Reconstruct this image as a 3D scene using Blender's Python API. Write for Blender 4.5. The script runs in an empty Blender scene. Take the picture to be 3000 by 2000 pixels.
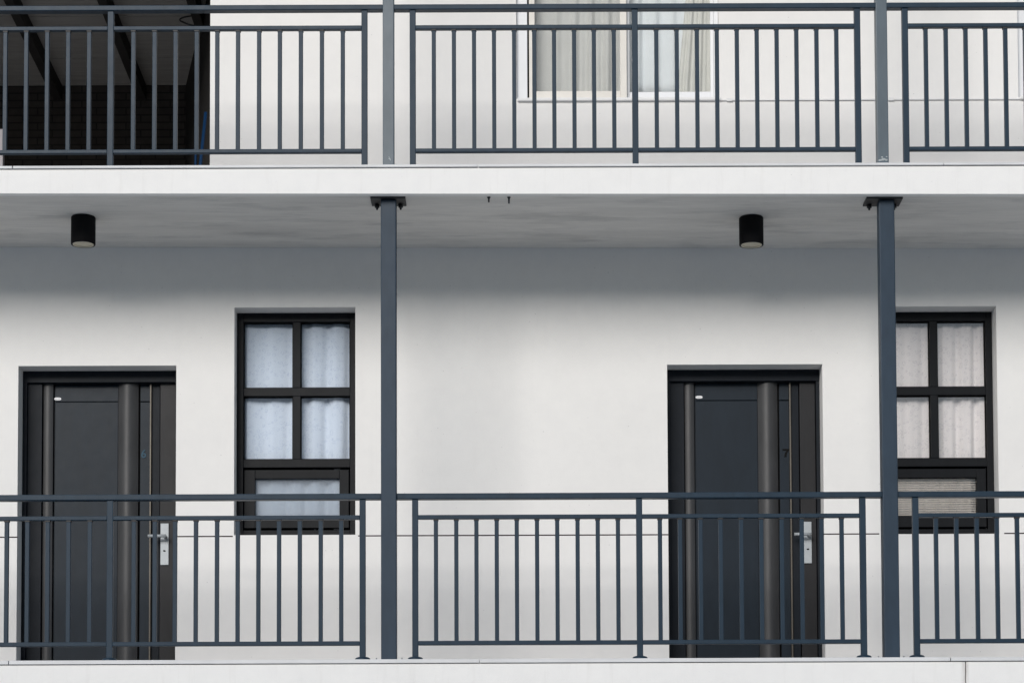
import bpy, bmesh, math, random
from mathutils import Vector, Matrix, Euler
random.seed(7)
scene = bpy.context.scene
col = scene.collection
R = math.radians

# ------------------------------------------------------------------ camera
cam_d = bpy.data.cameras.new('camera')
cam = bpy.data.objects.new('camera', cam_d)
col.objects.link(cam)
CAM = Vector((0.0, -15.0, 1.6))
F = 2.31                      # focal length / sensor width
PITCH, ROLL, SHIFT = 0.055, -0.0038, 0.458
ROT = Euler((math.pi / 2 + PITCH, 0, 0), 'XYZ').to_matrix() @ Matrix.Rotation(ROLL, 3, 'Z')
cam.matrix_world = Matrix.Translation(CAM) @ ROT.to_4x4()
cam_d.sensor_width = 36.0
cam_d.lens = F * 36.0
cam_d.shift_y = SHIFT
cam_d.clip_start = 0.1
cam_d.clip_end = 1000
scene.camera = cam


def at(px, py, Y):
    """measured photo point (3000x2000) on the vertical building plane y = Y -> world x, z"""
    d = ROT @ Vector(((px - 1500) / 3000, (1000 - py) / 3000 + SHIFT, -F))
    t = (Y - CAM.y) / d.y
    return CAM.x + d.x * t, CAM.z + d.z * t


def wx(px, py, Y): return at(px, py, Y)[0]
def wz(px, py, Y): return at(px, py, Y)[1]


# ------------------------------------------------------------------ materials
def new_mat(name):
    m = bpy.data.materials.new(name)
    m.use_nodes = True
    nt = m.node_tree
    return m, nt, nt.nodes['Principled BSDF']


def N(nt, t, **kw):
    n = nt.nodes.new(t)
    for k, v in kw.items():
        if k in n.inputs: n.inputs[k].default_value = v
        else: setattr(n, k, v)
    return n


def L(nt, a, b): nt.links.new(a, b)


def mapped(nt, scale):
    tc = N(nt, 'ShaderNodeTexCoord')
    mp = N(nt, 'ShaderNodeMapping')
    mp.inputs['Scale'].default_value = scale
    L(nt, tc.outputs['Object'], mp.inputs['Vector'])
    return mp.outputs['Vector']


def noise(nt, scale, detail=4, rough=0.6, vec=(1, 1, 1)):
    n = N(nt, 'ShaderNodeTexNoise')
    n.inputs['Scale'].default_value = scale
    n.inputs['Detail'].default_value = detail
    n.inputs['Roughness'].default_value = rough
    L(nt, mapped(nt, vec), n.inputs['Vector'])
    return n.outputs['Fac']


def ramp(nt, fac, p0, c0, p1, c1):
    r = N(nt, 'ShaderNodeValToRGB')
    e = r.color_ramp.elements
    e[0].position, e[1].position = p0, p1
    e[0].color, e[1].color = (*c0, 1), (*c1, 1)
    L(nt, fac, r.inputs['Fac'])
    return r.outputs['Color']


def mix(nt, a, b, fac, mode='MIX'):
    n = N(nt, 'ShaderNodeMix')
    n.data_type = 'RGBA'
    n.blend_type = mode
    for sock, v in ((n.inputs[6], a), (n.inputs[7], b), (n.inputs[0], fac)):
        if isinstance(v, tuple): sock.default_value = (*v, 1)
        elif isinstance(v, (int, float)): sock.default_value = v
        else: L(nt, v, sock)
    return n.outputs[2]


def bump(nt, b, h, strength, dist=0.01):
    n = N(nt, 'ShaderNodeBump')
    n.inputs['Strength'].default_value = strength
    n.inputs['Distance'].default_value = dist
    L(nt, h, n.inputs['Height'])
    L(nt, n.outputs['Normal'], b.inputs['Normal'])


def plain(name, c, rough=0.5, metal=0.0, spec=0.5, var=0.12, vscale=6.0, bmp=0.0):
    m, nt, b = new_mat(name)
    f = noise(nt, vscale, 5)
    lo = tuple(x * (1 - var) for x in c)
    hi = tuple(min(1, x * (1 + var)) for x in c)
    L(nt, ramp(nt, f, 0.3, lo, 0.7, hi), b.inputs['Base Color'])
    b.inputs['Roughness'].default_value = rough
    b.inputs['Metallic'].default_value = metal
    b.inputs['Specular IOR Level'].default_value = spec
    if bmp:
        bump(nt, b, noise(nt, 350, 3), bmp, 0.002)
    return m


def render_wall(name, base, streak=0.0):
    m, nt, b = new_mat(name)
    big = noise(nt, 0.9, 6, 0.6)
    c = ramp(nt, big, 0.3, tuple(x * 0.955 for x in base), 0.7, base)
    mid = noise(nt, 9, 5, 0.65)
    c = mix(nt, c, ramp(nt, mid, 0.35, (0.955, 0.955, 0.96), 0.65, (1, 1, 1)), 0.6, 'MULTIPLY')
    # small pits and specks in the plaster
    v = N(nt, 'ShaderNodeTexVoronoi')
    v.inputs['Scale'].default_value = 22
    v.inputs['Randomness'].default_value = 1
    L(nt, mapped(nt, (1, 1, 1)), v.inputs['Vector'])
    gate = N(nt, 'ShaderNodeSeparateColor')
    L(nt, v.outputs['Color'], gate.inputs['Color'])
    lim = N(nt, 'ShaderNodeMath', operation='MULTIPLY')
    lim.inputs[1].default_value = 0.085
    L(nt, gate.outputs['Red'], lim.inputs[0])
    p4 = N(nt, 'ShaderNodeMath', operation='POWER')
    p4.inputs[1].default_value = 2.2
    L(nt, gate.outputs['Green'], p4.inputs[0])
    sz = N(nt, 'ShaderNodeMath', operation='MULTIPLY')
    L(nt, lim.outputs[0], sz.inputs[0]); L(nt, p4.outputs[0], sz.inputs[1])
    lt = N(nt, 'ShaderNodeMath', operation='LESS_THAN')
    L(nt, v.outputs['Distance'], lt.inputs[0]); L(nt, sz.outputs[0], lt.inputs[1])
    pit = N(nt, 'ShaderNodeMath', operation='MULTIPLY')
    pit.inputs[1].default_value = 0.38
    L(nt, lt.outputs[0], pit.inputs[0])
    c = mix(nt, c, (0.30, 0.30, 0.31), pit.outputs[0])
    if streak:
        s = noise(nt, 5, 6, 0.7, (3.0, 1, 0.25))
        c = mix(nt, c, ramp(nt, s, 0.55, (1, 1, 1), 0.8, (0.72, 0.70, 0.68)), streak, 'MULTIPLY')
    L(nt, c, b.inputs['Base Color'])
    b.inputs['Roughness'].default_value = 0.85
    b.inputs['Specular IOR Level'].default_value = 0.25
    h = N(nt, 'ShaderNodeMath', operation='ADD')
    L(nt, noise(nt, 160, 4), h.inputs[0]); L(nt, noise(nt, 7, 3), h.inputs[1])
    bump(nt, b, h.outputs[0], 0.18, 0.006)
    return m


WALL = render_wall('white_render', (0.80, 0.789, 0.774), 0.10)
FASCIA = render_wall('fascia_paint', (0.83, 0.82, 0.805), 0.30)


def stained_fascia(xj):
    m = FASCIA.copy(); m.name = 'fascia_paint_dirt_run'
    nt = m.node_tree; b = nt.nodes['Principled BSDF']
    old = b.inputs['Base Color'].links[0].from_socket
    tc = N(nt, 'ShaderNodeTexCoord'); sp = N(nt, 'ShaderNodeSeparateXYZ')
    L(nt, tc.outputs['Object'], sp.inputs[0])
    a = N(nt, 'ShaderNodeMath', operation='SUBTRACT'); a.inputs[1].default_value = xj - 0.004
    L(nt, sp.outputs['X'], a.inputs[0])
    ab = N(nt, 'ShaderNodeMath', operation='ABSOLUTE'); L(nt, a.outputs[0], ab.inputs[0])
    mr = N(nt, 'ShaderNodeMapRange'); mr.inputs['From Min'].default_value = 0.0; mr.inputs['From Max'].default_value = 0.030
    mr.inputs['To Min'].default_value = 0.75; mr.inputs['To Max'].default_value = 0.0
    L(nt, ab.outputs[0], mr.inputs['Value'])
    k = mix(nt, mr.outputs[0], ramp(nt, noise(nt, 30, 4, 0.6, (3, 1, 0.4)), 0.35, (0.35,) * 3, 0.65, (1,) * 3), 1.0, 'MULTIPLY')
    L(nt, mix(nt, old, (0.34, 0.31, 0.28), k), b.inputs['Base Color'])
    return m


def soffit_mat():
    m, nt, b = new_mat('board_marked_concrete')
    s = noise(nt, 2.6, 8, 0.68, (0.45, 3.2, 1))
    c = ramp(nt, s, 0.28, (0.62, 0.60, 0.57), 0.74, (0.80, 0.775, 0.735))
    fine = noise(nt, 30, 6, 0.7, (0.15, 4.0, 1))
    c = mix(nt, c, ramp(nt, fine, 0.3, (0.84, 0.84, 0.85), 0.7, (1.0, 1.0, 1.0)), 0.8, 'MULTIPLY')
    stain = noise(nt, 2.2, 6, 0.65, (0.6, 2.4, 1))
    c = mix(nt, c, ramp(nt, stain, 0.52, (1, 1, 1), 0.74, (0.60, 0.61, 0.63)), 0.75, 'MULTIPLY')
    L(nt, c, b.inputs['Base Color'])
    b.inputs['Roughness'].default_value = 0.9
    bump(nt, b, fine, 0.3, 0.003)
    return m


SOFFIT = soffit_mat()


def paint(name, c, rough, spec=0.5, metal=0.0, scuff=0.35):
    m, nt, b = new_mat(name)
    f = noise(nt, 5, 6, 0.65, (2.5, 2.5, 0.7))
    base = ramp(nt, f, 0.3, tuple(x * 0.86 for x in c), 0.7, tuple(x * 1.14 for x in c))
    sc = noise(nt, 90, 5, 0.8, (1, 1, 0.35))
    base = mix(nt, base, tuple(min(1, x * 2.6 + 0.03) for x in c),
               ramp(nt, sc, 0.70, (0, 0, 0), 0.80, (scuff,) * 3))
    L(nt, base, b.inputs['Base Color'])
    rr = N(nt, 'ShaderNodeMapRange')
    rr.inputs['To Min'].default_value = rough - 0.07
    rr.inputs['To Max'].default_value = rough + 0.09
    L(nt, noise(nt, 14, 4), rr.inputs['Value'])
    L(nt, rr.outputs[0], b.inputs['Roughness'])
    b.inputs['Metallic'].default_value = metal
    b.inputs['Specular IOR Level'].default_value = spec
    bump(nt, b, noise(nt, 220, 2), 0.06, 0.002)
    return m


RAIL = paint('slate_blue_paint', (0.014, 0.031, 0.051), 0.42, spec=0.22)
POST = paint('slate_post_paint', (0.025, 0.042, 0.064), 0.42, spec=0.22)
POST_UP = paint('slate_post_paint_sky_glare', (0.068, 0.094, 0.116), 0.42)  # same post paint, made paler with sky glare put into the colour
BLACK = plain('black_steel', (0.008, 0.008, 0.010), 0.55)
FIX = plain('black_fixture_paint', (0.004, 0.004, 0.005), 0.75, spec=0.15)
DOORM = paint('charcoal_door_coat', (0.0095, 0.0160, 0.0245), 0.42, spec=0.18, scuff=0.03)
DOORF = paint('charcoal_door_frame_coat', (0.010, 0.013, 0.018), 0.45, spec=0.12, scuff=0.03)
BRONZE = paint('bronze_anodised_trim', (0.056, 0.0565, 0.059), 0.46, metal=0.2, spec=0.3, scuff=0.03)
LOCKST = paint('brown_black_stile_coat', (0.022, 0.022, 0.024), 0.42, spec=0.16, scuff=0.03)
PALEEDGE = paint('pale_metal_edge', (0.095, 0.084, 0.070), 0.4, metal=0.4, scuff=0.0)
WINF = paint('black_window_frame', (0.009, 0.010, 0.012), 0.42, spec=0.12, scuff=0.05)
GASKET = plain('rubber_gasket', (0.003, 0.003, 0.003), 0.8, spec=0.1)
SILVER = plain('brushed_steel', (0.36, 0.385, 0.405), 0.5, metal=0.3, spec=0.25, var=0.06, vscale=14)
ALU = plain('lamp_aluminium', (0.55, 0.52, 0.44), 0.30, metal=0.9, var=0.05)
LAMPIN = plain('dull_reflector', (0.55, 0.51, 0.40), 0.22, metal=0.9, var=0.05)
WHITEP = plain('white_sticker', (0.80, 0.80, 0.82), 0.4, var=0.02)
INK = plain('grey_sticker_print', (0.45, 0.45, 0.48), 0.5)
NUMB = plain('blue_grey_numeral', (0.016, 0.055, 0.090), 0.45, spec=0.2)
NUMK = plain('black_numeral', (0.003, 0.003, 0.003), 0.6, spec=0.1)
TILE = plain('grey_floor_tile', (0.62, 0.625, 0.635), 0.55, var=0.08, vscale=3, bmp=0.05)
CHIP = plain('bare_primer', (0.33, 0.36, 0.37), 0.7, var=0.25, vscale=90)
SEAL = plain('dark_sealant', (0.060, 0.018, 0.026), 0.9, var=0.2)
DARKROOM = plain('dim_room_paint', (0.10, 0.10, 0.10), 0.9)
WALU = plain('white_window_aluminium', (0.70, 0.71, 0.73), 0.4, var=0.04)
WALUC = plain('cream_window_aluminium', (0.66, 0.635, 0.59), 0.45, var=0.06)
PLAST = plain('white_conduit', (0.70, 0.70, 0.70), 0.5, var=0.05)
CEIL = None
BLUEP = plain('blue_gloss_paint', (0.002, 0.024, 0.075), 0.5, spec=0.2)
PIPE = plain('grey_conduit', (0.20, 0.17, 0.15), 0.6)
GROUND = plain('pale_blue_grey_paving', (0.47, 0.51, 0.53), 0.9, var=0.15, vscale=1.5)
ROOFM = plain('roof_metal', (0.45, 0.45, 0.46), 0.6)
BEAMM = plain('dark_timber', (0.016, 0.014, 0.013), 0.8, var=0.3)
PALEPOST = plain('pale_post_paint', (0.55, 0.52, 0.55), 0.6)


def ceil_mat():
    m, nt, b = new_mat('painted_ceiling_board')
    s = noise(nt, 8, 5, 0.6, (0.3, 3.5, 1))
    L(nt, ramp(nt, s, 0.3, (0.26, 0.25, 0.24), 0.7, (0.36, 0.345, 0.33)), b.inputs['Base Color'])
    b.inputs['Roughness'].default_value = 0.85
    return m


CEIL = ceil_mat()


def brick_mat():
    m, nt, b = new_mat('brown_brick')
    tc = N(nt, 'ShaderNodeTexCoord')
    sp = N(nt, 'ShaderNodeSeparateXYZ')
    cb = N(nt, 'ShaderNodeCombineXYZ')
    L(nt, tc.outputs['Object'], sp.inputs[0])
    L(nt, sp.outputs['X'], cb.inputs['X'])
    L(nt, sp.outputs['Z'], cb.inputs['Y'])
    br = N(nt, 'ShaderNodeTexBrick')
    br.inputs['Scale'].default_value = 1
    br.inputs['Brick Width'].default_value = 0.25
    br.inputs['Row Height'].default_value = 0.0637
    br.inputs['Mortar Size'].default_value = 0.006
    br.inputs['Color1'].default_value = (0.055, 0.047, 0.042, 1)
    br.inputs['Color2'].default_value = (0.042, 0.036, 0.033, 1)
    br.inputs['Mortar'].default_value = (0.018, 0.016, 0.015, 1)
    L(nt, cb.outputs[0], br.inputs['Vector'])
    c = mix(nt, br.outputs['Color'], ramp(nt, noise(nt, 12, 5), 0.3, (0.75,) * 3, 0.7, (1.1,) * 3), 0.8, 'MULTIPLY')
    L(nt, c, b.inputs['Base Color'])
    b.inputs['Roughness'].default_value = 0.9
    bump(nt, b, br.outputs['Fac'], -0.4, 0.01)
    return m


BRICK = brick_mat()


def glass_mat(name, tint, refl=1.0, rough=0.0, haze=0.0):
    m = bpy.data.materials.new(name)
    m.use_nodes = True
    nt = m.node_tree
    nt.nodes.clear()
    out = N(nt, 'ShaderNodeOutputMaterial')
    tr = N(nt, 'ShaderNodeBsdfTransparent'); tr.inputs['Color'].default_value = (*tint, 1)
    gl = N(nt, 'ShaderNodeBsdfGlossy'); gl.inputs['Roughness'].default_value = rough
    fr = N(nt, 'ShaderNodeFresnel'); fr.inputs['IOR'].default_value = 1.52
    mu = N(nt, 'ShaderNodeMath', operation='MULTIPLY'); mu.inputs[1].default_value = refl
    L(nt, fr.outputs[0], mu.inputs[0])
    n = N(nt, 'ShaderNodeBump'); n.inputs['Strength'].default_value = 0.02; n.inputs['Distance'].default_value = 0.01
    L(nt, noise(nt, 3, 2), n.inputs['Height'])
    L(nt, n.outputs[0], gl.inputs['Normal'])
    mx = N(nt, 'ShaderNodeMixShader')
    L(nt, mu.outputs[0], mx.inputs[0]); L(nt, tr.outputs[0], mx.inputs[1]); L(nt, gl.outputs[0], mx.inputs[2])
    last = mx.outputs[0]
    if haze:
        df = N(nt, 'ShaderNodeBsdfDiffuse'); df.inputs['Color'].default_value = (0.60, 0.64, 0.70, 1)
        m2 = N(nt, 'ShaderNodeMixShader'); m2.inputs[0].default_value = haze
        L(nt, last, m2.inputs[1]); L(nt, df.outputs[0], m2.inputs[2])
        last = m2.outputs[0]
    L(nt, last, out.inputs['Surface'])
    return m


GLASS_B = glass_mat('blue_tinted_glass', (0.935, 0.965, 1.0))
GLASS_N = glass_mat('clear_glass', (0.99, 0.985, 0.985), 1.6)
GLASS_FB = glass_mat('screened_blue_glass', (0.87, 0.905, 0.94), haze=0.18)
GLASS_FN = glass_mat('screened_grey_glass', (0.93, 0.925, 0.92))
GLASS_U = glass_mat('old_clear_glass', (0.95, 0.962, 0.965))


def lace_mat(name, c, spot, fleck=0.55, trans=0.25):
    m = bpy.data.materials.new(name)
    m.use_nodes = True
    nt = m.node_tree
    nt.nodes.clear()
    out = N(nt, 'ShaderNodeOutputMaterial')
    v = N(nt, 'ShaderNodeTexVoronoi'); v.inputs['Scale'].default_value = 31
    L(nt, mapped(nt, (1, 0.0, 1)), v.inputs['Vector'])
    # ring shaped lace flowers
    dots = N(nt, 'ShaderNodeValToRGB')
    e = dots.color_ramp.elements
    e[0].position = 0.10; e[0].color = (0.25,) * 3 + (1,)
    e[1].position = 0.48; e[1].color = (0, 0, 0, 1)
    k = dots.color_ramp.elements.new(0.20); k.color = (0.0,) * 3 + (1,)
    k = dots.color_ramp.elements.new(0.30); k.color = (0.9,) * 3 + (1,)
    L(nt, v.outputs['Distance'], dots.inputs['Fac'])
    pn = noise(nt, 80, 3, 0.6, (1, 0, 1))
    f = mix(nt, dots.outputs['Color'], ramp(nt, pn, 0.40, (0, 0, 0), 0.60, (1, 1, 1)), 1.0, 'MULTIPLY')
    f = mix(nt, f, (fleck,) * 3, 1.0, 'MULTIPLY')
    cc = mix(nt, c, spot, f)
    d = N(nt, 'ShaderNodeBsdfDiffuse'); t = N(nt, 'ShaderNodeBsdfTranslucent')
    L(nt, cc, d.inputs['Color']); L(nt, cc, t.inputs['Color'])
    mx = N(nt, 'ShaderNodeMixShader'); mx.inputs[0].default_value = trans
    L(nt, d.outputs[0], mx.inputs[1]); L(nt, t.outputs[0], mx.inputs[2])
    L(nt, mx.outputs[0], out.inputs['Surface'])
    return m


LACE_A = lace_mat('white_lace', (0.95, 0.955, 0.97), (0.45, 0.50, 0.64), 0.42, 0.04)
LACE_B = lace_mat('ivory_lace', (0.95, 0.925, 0.92), (0.42, 0.40, 0.46), 0.42, 0.04)
CLOTH_G = plain('grey_beige_cloth', (0.66, 0.645, 0.62), 0.95, spec=0.1, var=0.05)
CLOTH_W = plain('white_cloth', (0.85, 0.865, 0.88), 0.95, spec=0.1, var=0.04)
CLOTH_C = plain('cream_cloth', (0.74, 0.72, 0.67), 0.95, spec=0.1, var=0.06)
BLIND = plain('beige_blind_slat', (0.80, 0.76, 0.71), 0.6, var=0.05)


# ------------------------------------------------------------------ mesh helpers
def link(o, parent=None, kind=None):
    col.objects.link(o)
    if parent: o.parent = parent
    if kind: o['kind'] = kind
    return o


def tag(o, label, cat, group=None):
    o['label'] = label
    o['category'] = cat
    if group: o['group'] = group
    return o


def thing(name, label, cat, loc, group=None):
    o = bpy.data.objects.new(name, None)
    o.empty_display_size = 0.2
    o.location = loc
    col.objects.link(o)
    return tag(o, label, cat, group)


class MB:
    """collects shapes in world coordinates; build() makes ONE mesh object relative to its thing's base"""
    def __init__(self): self.bm = bmesh.new()

    def box(self, x0, x1, y0, y1, z0, z1, mi=0):
        vs = [self.bm.verts.new(p) for p in
              ((x0, y0, z0), (x1, y0, z0), (x1, y1, z0), (x0, y1, z0), (x0, y0, z1), (x1, y0, z1), (x1, y1, z1), (x0, y1, z1))]
        for f in ((3, 2, 1, 0), (4, 5, 6, 7), (0, 1, 5, 4), (1, 2, 6, 5), (2, 3, 7, 6), (3, 0, 4, 7)):
            fc = self.bm.faces.new([vs[i] for i in f]); fc.material_index = mi
        return self

    def hexa(self, bottom, top, mi=0):
        """4 bottom and 4 top corners, both counter-clockwise seen from above"""
        b = [self.bm.verts.new(p) for p in bottom]
        t = [self.bm.verts.new(p) for p in top]
        fs = [b[::-1], t] + [[b[i], b[(i + 1) % 4], t[(i + 1) % 4], t[i]] for i in range(4)]
        for f in fs:
            self.bm.faces.new(f).material_index = mi
        return self

    def quad(self, pts, mi=0):
        self.bm.faces.new([self.bm.verts.new(p) for p in pts]).material_index = mi
        return self

    def prism(self, prof, z0, z1, mi=0):
        """closed xy profile (counter-clockwise from above) extruded in z"""
        b = [self.bm.verts.new((x, y, z0)) for x, y in prof]
        t = [self.bm.verts.new((x, y, z1)) for x, y in prof]
        n = len(prof)
        self.bm.faces.new(b[::-1]).material_index = mi
        self.bm.faces.new(t).material_index = mi
        for i in range(n):
            self.bm.faces.new([b[i], b[(i + 1) % n], t[(i + 1) % n], t[i]]).material_index = mi
        return self

    def lathe(self, cx, cy, prof, seg=40, mi=0, closed=False):
        rings = []
        for r, z in prof:
            rings.append([self.bm.verts.new((cx + r * math.cos(2 * math.pi * k / seg), cy + r * math.sin(2 * math.pi * k / seg), z)) for k in range(seg)])
        pairs = list(zip(rings[:-1], rings[1:]))
        if closed: pairs.append((rings[-1], rings[0]))
        for a, b in pairs:
            for k in range(seg):
                f = self.bm.faces.new([a[k], a[(k + 1) % seg], b[(k + 1) % seg], b[k]])
                f.material_index = mi; f.smooth = True
        if not closed:
            if prof[0][0] > 1e-6: self.bm.faces.new(rings[0][::-1]).material_index = mi
            if prof[-1][0] > 1e-6: self.bm.faces.new(rings[-1]).material_index = mi
        return self

    def tube(self, pts, r, seg=10, mi=0):
        pts = [Vector(p) for p in pts]
        rings = []
        for i, p in enumerate(pts):
            d = (pts[min(i + 1, len(pts) - 1)] - pts[max(i - 1, 0)]).normalized()
            u = d.cross(Vector((0.12, 0.9, 0.31))).normalized()
            w = d.cross(u)
            rings.append([self.bm.verts.new(p + (u * math.cos(2 * math.pi * k / seg) + w * math.sin(2 * math.pi * k / seg)) * r) for k in range(seg)])
        for a, b in zip(rings[:-1], rings[1:]):
            for k in range(seg):
                f = self.bm.faces.new([a[k], a[(k + 1) % seg], b[(k + 1) % seg], b[k]]); f.smooth = True; f.material_index = mi
        self.bm.faces.new(rings[0][::-1]).material_index = mi
        self.bm.faces.new(rings[-1]).material_index = mi
        return self

    def build(self, name, mats, parent=None, bevel=0.0, base=None, label=None, kind=None):
        if not isinstance(mats, (list, tuple)): mats = [mats]
        bmesh.ops.recalc_face_normals(self.bm, faces=self.bm.faces)
        o_loc = Vector((0, 0, 0))
        if parent:
            p = parent
            while p:
                o_loc += p.location; p = p.parent
        loc = Vector(base) if base else o_loc.copy()
        bmesh.ops.translate(self.bm, verts=self.bm.verts, vec=-loc)
        me = bpy.data.meshes.new(name)
        self.bm.to_mesh(me); self.bm.free()
        for m in mats: me.materials.append(m)
        o = bpy.data.objects.new(name, me)
        o.location = loc - o_loc
        link(o, parent, kind)
        if label: o['label'] = label
        if bevel:
            b = o.modifiers.new('bevel', 'BEVEL')
            b.width = bevel; b.segments = 2; b.limit_method = 'ANGLE'; b.angle_limit = R(40)
            b.harden_normals = False
        return o


# ------------------------------------------------------------------ levels
YW = 1.18                                  # facade plane
YR = 0.135                                 # railing and post line
Z1 = wz(1500, 1928, -0.012)                # lower deck finished floor (front edge)
Z1T = wz(1500, 1939.5, -0.012)             # underside of its edge tile
Z2 = wz(1500, 480.5, -0.012)               # upper deck finished floor
Z2T = wz(1500, 488.0, -0.012)
X0, X1 = -6.2, 6.2                         # building ends


def line_z(pa, pb, Y):
    (xa, za), (xb, zb) = at(*pa, Y), at(*pb, Y)
    k = (zb - za) / (xb - xa)
    return lambda x: za + k * (x - xa)


fascia_bottom = line_z((0, 567.5), (3000, 569), 0.0)
soffit_back = line_z((0, 724.5), (3000, 729), YW)


def soffit(x, y):
    f = fascia_bottom(x) + 0.004
    return f + (soffit_back(x) - f) * y / YW


# ------------------------------------------------------------------ ground
MB().box(-200, 200, -200, 60, -0.3, 0.0).build('ground', GROUND, kind='structure')

# added unseen ridge, shaped to cut low sky and sun and mask window reflections
def added_sky_blocker():
    m = MB(); bm = m.bm
    rnd = random.Random(4)
    nx, ny = 260, 16
    rows = []
    for j in range(ny + 1):
        v = j / ny
        row = []
        for i in range(nx + 1):
            x = -190 + 380 * i / nx
            y = -70 - 60 * v
            top = 31.5 + 2.6 * math.sin(x * 0.11 + 0.6) + 1.3 * math.sin(x * 0.31 + 2.0) + 0.7 * math.sin(x * 0.9) + 7.0 * math.exp(-((x + 12.5) / 7.5) ** 2)
            top *= 1 - 0.72 / (1 + math.exp(-(x - 8) / 2.5))
            h = top * math.sin(min(1.0, v * 1.6) * math.pi / 2) ** 0.6 + rnd.uniform(-2.6, 1.6) * min(1, v * 4)
            row.append(bm.verts.new((x, y, h - 0.2)))
        rows.append(row)
    for j in range(ny):
        for i in range(nx):
            bm.faces.new([rows[j][i], rows[j + 1][i], rows[j + 1][i + 1], rows[j][i + 1]])
    m.build('added_sky_blocker', BLOCKER, kind='structure')


BLOCKER = plain('blocker_dark_green', (0.05, 0.06, 0.045), 0.95, var=0.4, vscale=0.5)  # dark green for the added light blocker
added_sky_blocker()

# ------------------------------------------------------------------ the building
bld = thing('apartment_block', 'white rendered two level walkway block with grey railings, numbered doors and concrete slabs', 'building', (0, YW, 0))

# --- facade with real openings and grooves
def facade(name, x0, x1, z0, z1, holes, mats, depth_back=None):
    xs = sorted({x0, x1, *[h[0] for h in holes], *[h[1] for h in holes]})
    zs = sorted({z0, z1, *[h[2] for h in holes], *[h[3] for h in holes]})
    xs = [x for x in xs if x0 <= x <= x1]
    zs = [z for z in zs if z0 <= z <= z1]
    m = MB(); bm = m.bm
    cache = {}

    def V(x, y, z):
        k = (round(x, 5), round(y, 5), round(z, 5))
        if k not in cache: cache[k] = bm.verts.new(k)
        return cache[k]

    def F(pts, mi):
        vs = [V(*p) for p in pts]
        if len(set(vs)) == 4:
            try: bm.faces.new(vs).material_index = mi
            except ValueError: pass
    nx, nz = len(xs) - 1, len(zs) - 1
    D = {}
    for i in range(nx):
        for j in range(nz):
            cx, cz = (xs[i] + xs[i + 1]) / 2, (zs[j] + zs[j + 1]) / 2
            D[i, j] = (0.0, 0, 0)
            for h in holes:
                if h[0] < cx < h[1] and h[2] < cz < h[3] and h[4] > D[i, j][0]:
                    D[i, j] = (h[4], h[5], h[6])     # depth, back material, reveal material
    for (i, j), (d, mb_, mr) in D.items():
        y = YW + d
        F(((xs[i], y, zs[j]), (xs[i + 1], y, zs[j]), (xs[i + 1], y, zs[j + 1]), (xs[i], y, zs[j + 1])), mb_)
        for (ii, jj, seg) in ((i + 1, j, ((xs[i + 1], zs[j]), (xs[i + 1], zs[j + 1]))), (i, j + 1, ((xs[i], zs[j + 1]), (xs[i + 1], zs[j + 1])))):
            if (ii, jj) in D and D[ii, jj][0] != d:
                a, b = seg
                d2 = D[ii, jj][0]
                mm = mr if d > d2 else D[ii, jj][2]
                F(((a[0], YW + d, a[1]), (b[0], YW + d, b[1]), (b[0], YW + d2, b[1]), (a[0], YW + d2, a[1])), mm)
    o = m.build(name, mats, bld)
    return o


RD = 0.148                                  # reveal depth of the lower doors and windows
OPEN = 0.62                                 # how far the rooms behind reach
# doors: (left px, right px, head px)
def span(l, r, y): return wx(l, y, YW), wx(r, y, YW)
d1x = span(51, 515, 1450)
d1z = wz(283, 1071, YW)
d2x = span(1957, 2413, 1450)
d2z = wz(2183, 1067, YW)
w1x = span(686, 1041, 1230)
w1z = (wz(864, 1566, YW), wz(864, 900, YW))
w2r = wx(2923, 1230, YW)
w2x = (wx(2579, 1230, YW), w2r)
w2z = (wz(2750, 1563, YW), wz(2750, 897, YW))
gz = wz(1500, 1567, YW)
GH = 0.0042
g_lo, g_hi = gz - GH, gz + GH
holes = [
    (d1x[0], d1x[1], Z1 - 0.02, d1z, OPEN, 1, 0),
    (d2x[0], d2x[1], Z1 - 0.02, d2z, OPEN, 1, 0),
    (w1x[0], w1x[1], w1z[0], w1z[1], OPEN, 1, 0),
    (w2x[0], w2x[1], w2z[0], w2z[1], OPEN, 1, 0),
    (X0 + 0.01, d1x[0], g_lo, g_hi, 0.012, 2, 2),
    (d1x[1], wx(682, 1567, YW), g_lo, g_hi, 0.012, 2, 2),
    (wx(1049, 1567, YW), d2x[0], g_lo, g_hi, 0.012, 2, 2),
    (d2x[1], wx(2576, 1567, YW), g_lo, g_hi, 0.012, 2, 2),
    (wx(2942, 1567, YW), X1 - 0.01, g_lo, g_hi, 0.012, 2, 2),
]
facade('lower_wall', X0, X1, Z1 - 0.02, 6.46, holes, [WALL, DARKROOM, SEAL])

# upper wall, right of the open covered area
ux0 = wx(615.5, 250, YW)
uwx = (wx(1513, 150, YW), wx(2106, 150, YW))
uwz = (wz(1800, 290, YW), wz(1800, 290, YW) + 1.25)
vwx = (wx(2982, 150, YW), wx(2982, 150, YW) + 1.35)
uholes = [(uwx[0], uwx[1], uwz[0], uwz[1], OPEN, 1, 0), (vwx[0], vwx[1], uwz[0], uwz[1], OPEN, 1, 0)]
ZR = Z2 + 2.78                               # underside of the roof
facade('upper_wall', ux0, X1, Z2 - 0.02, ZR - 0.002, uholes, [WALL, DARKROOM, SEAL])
# wall return into the covered area
MB().box(ux0, ux0 + 0.18, YW + 0.002, 3.0, Z2, ZR - 0.004).build('wall_return', WALL, bld)

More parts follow.
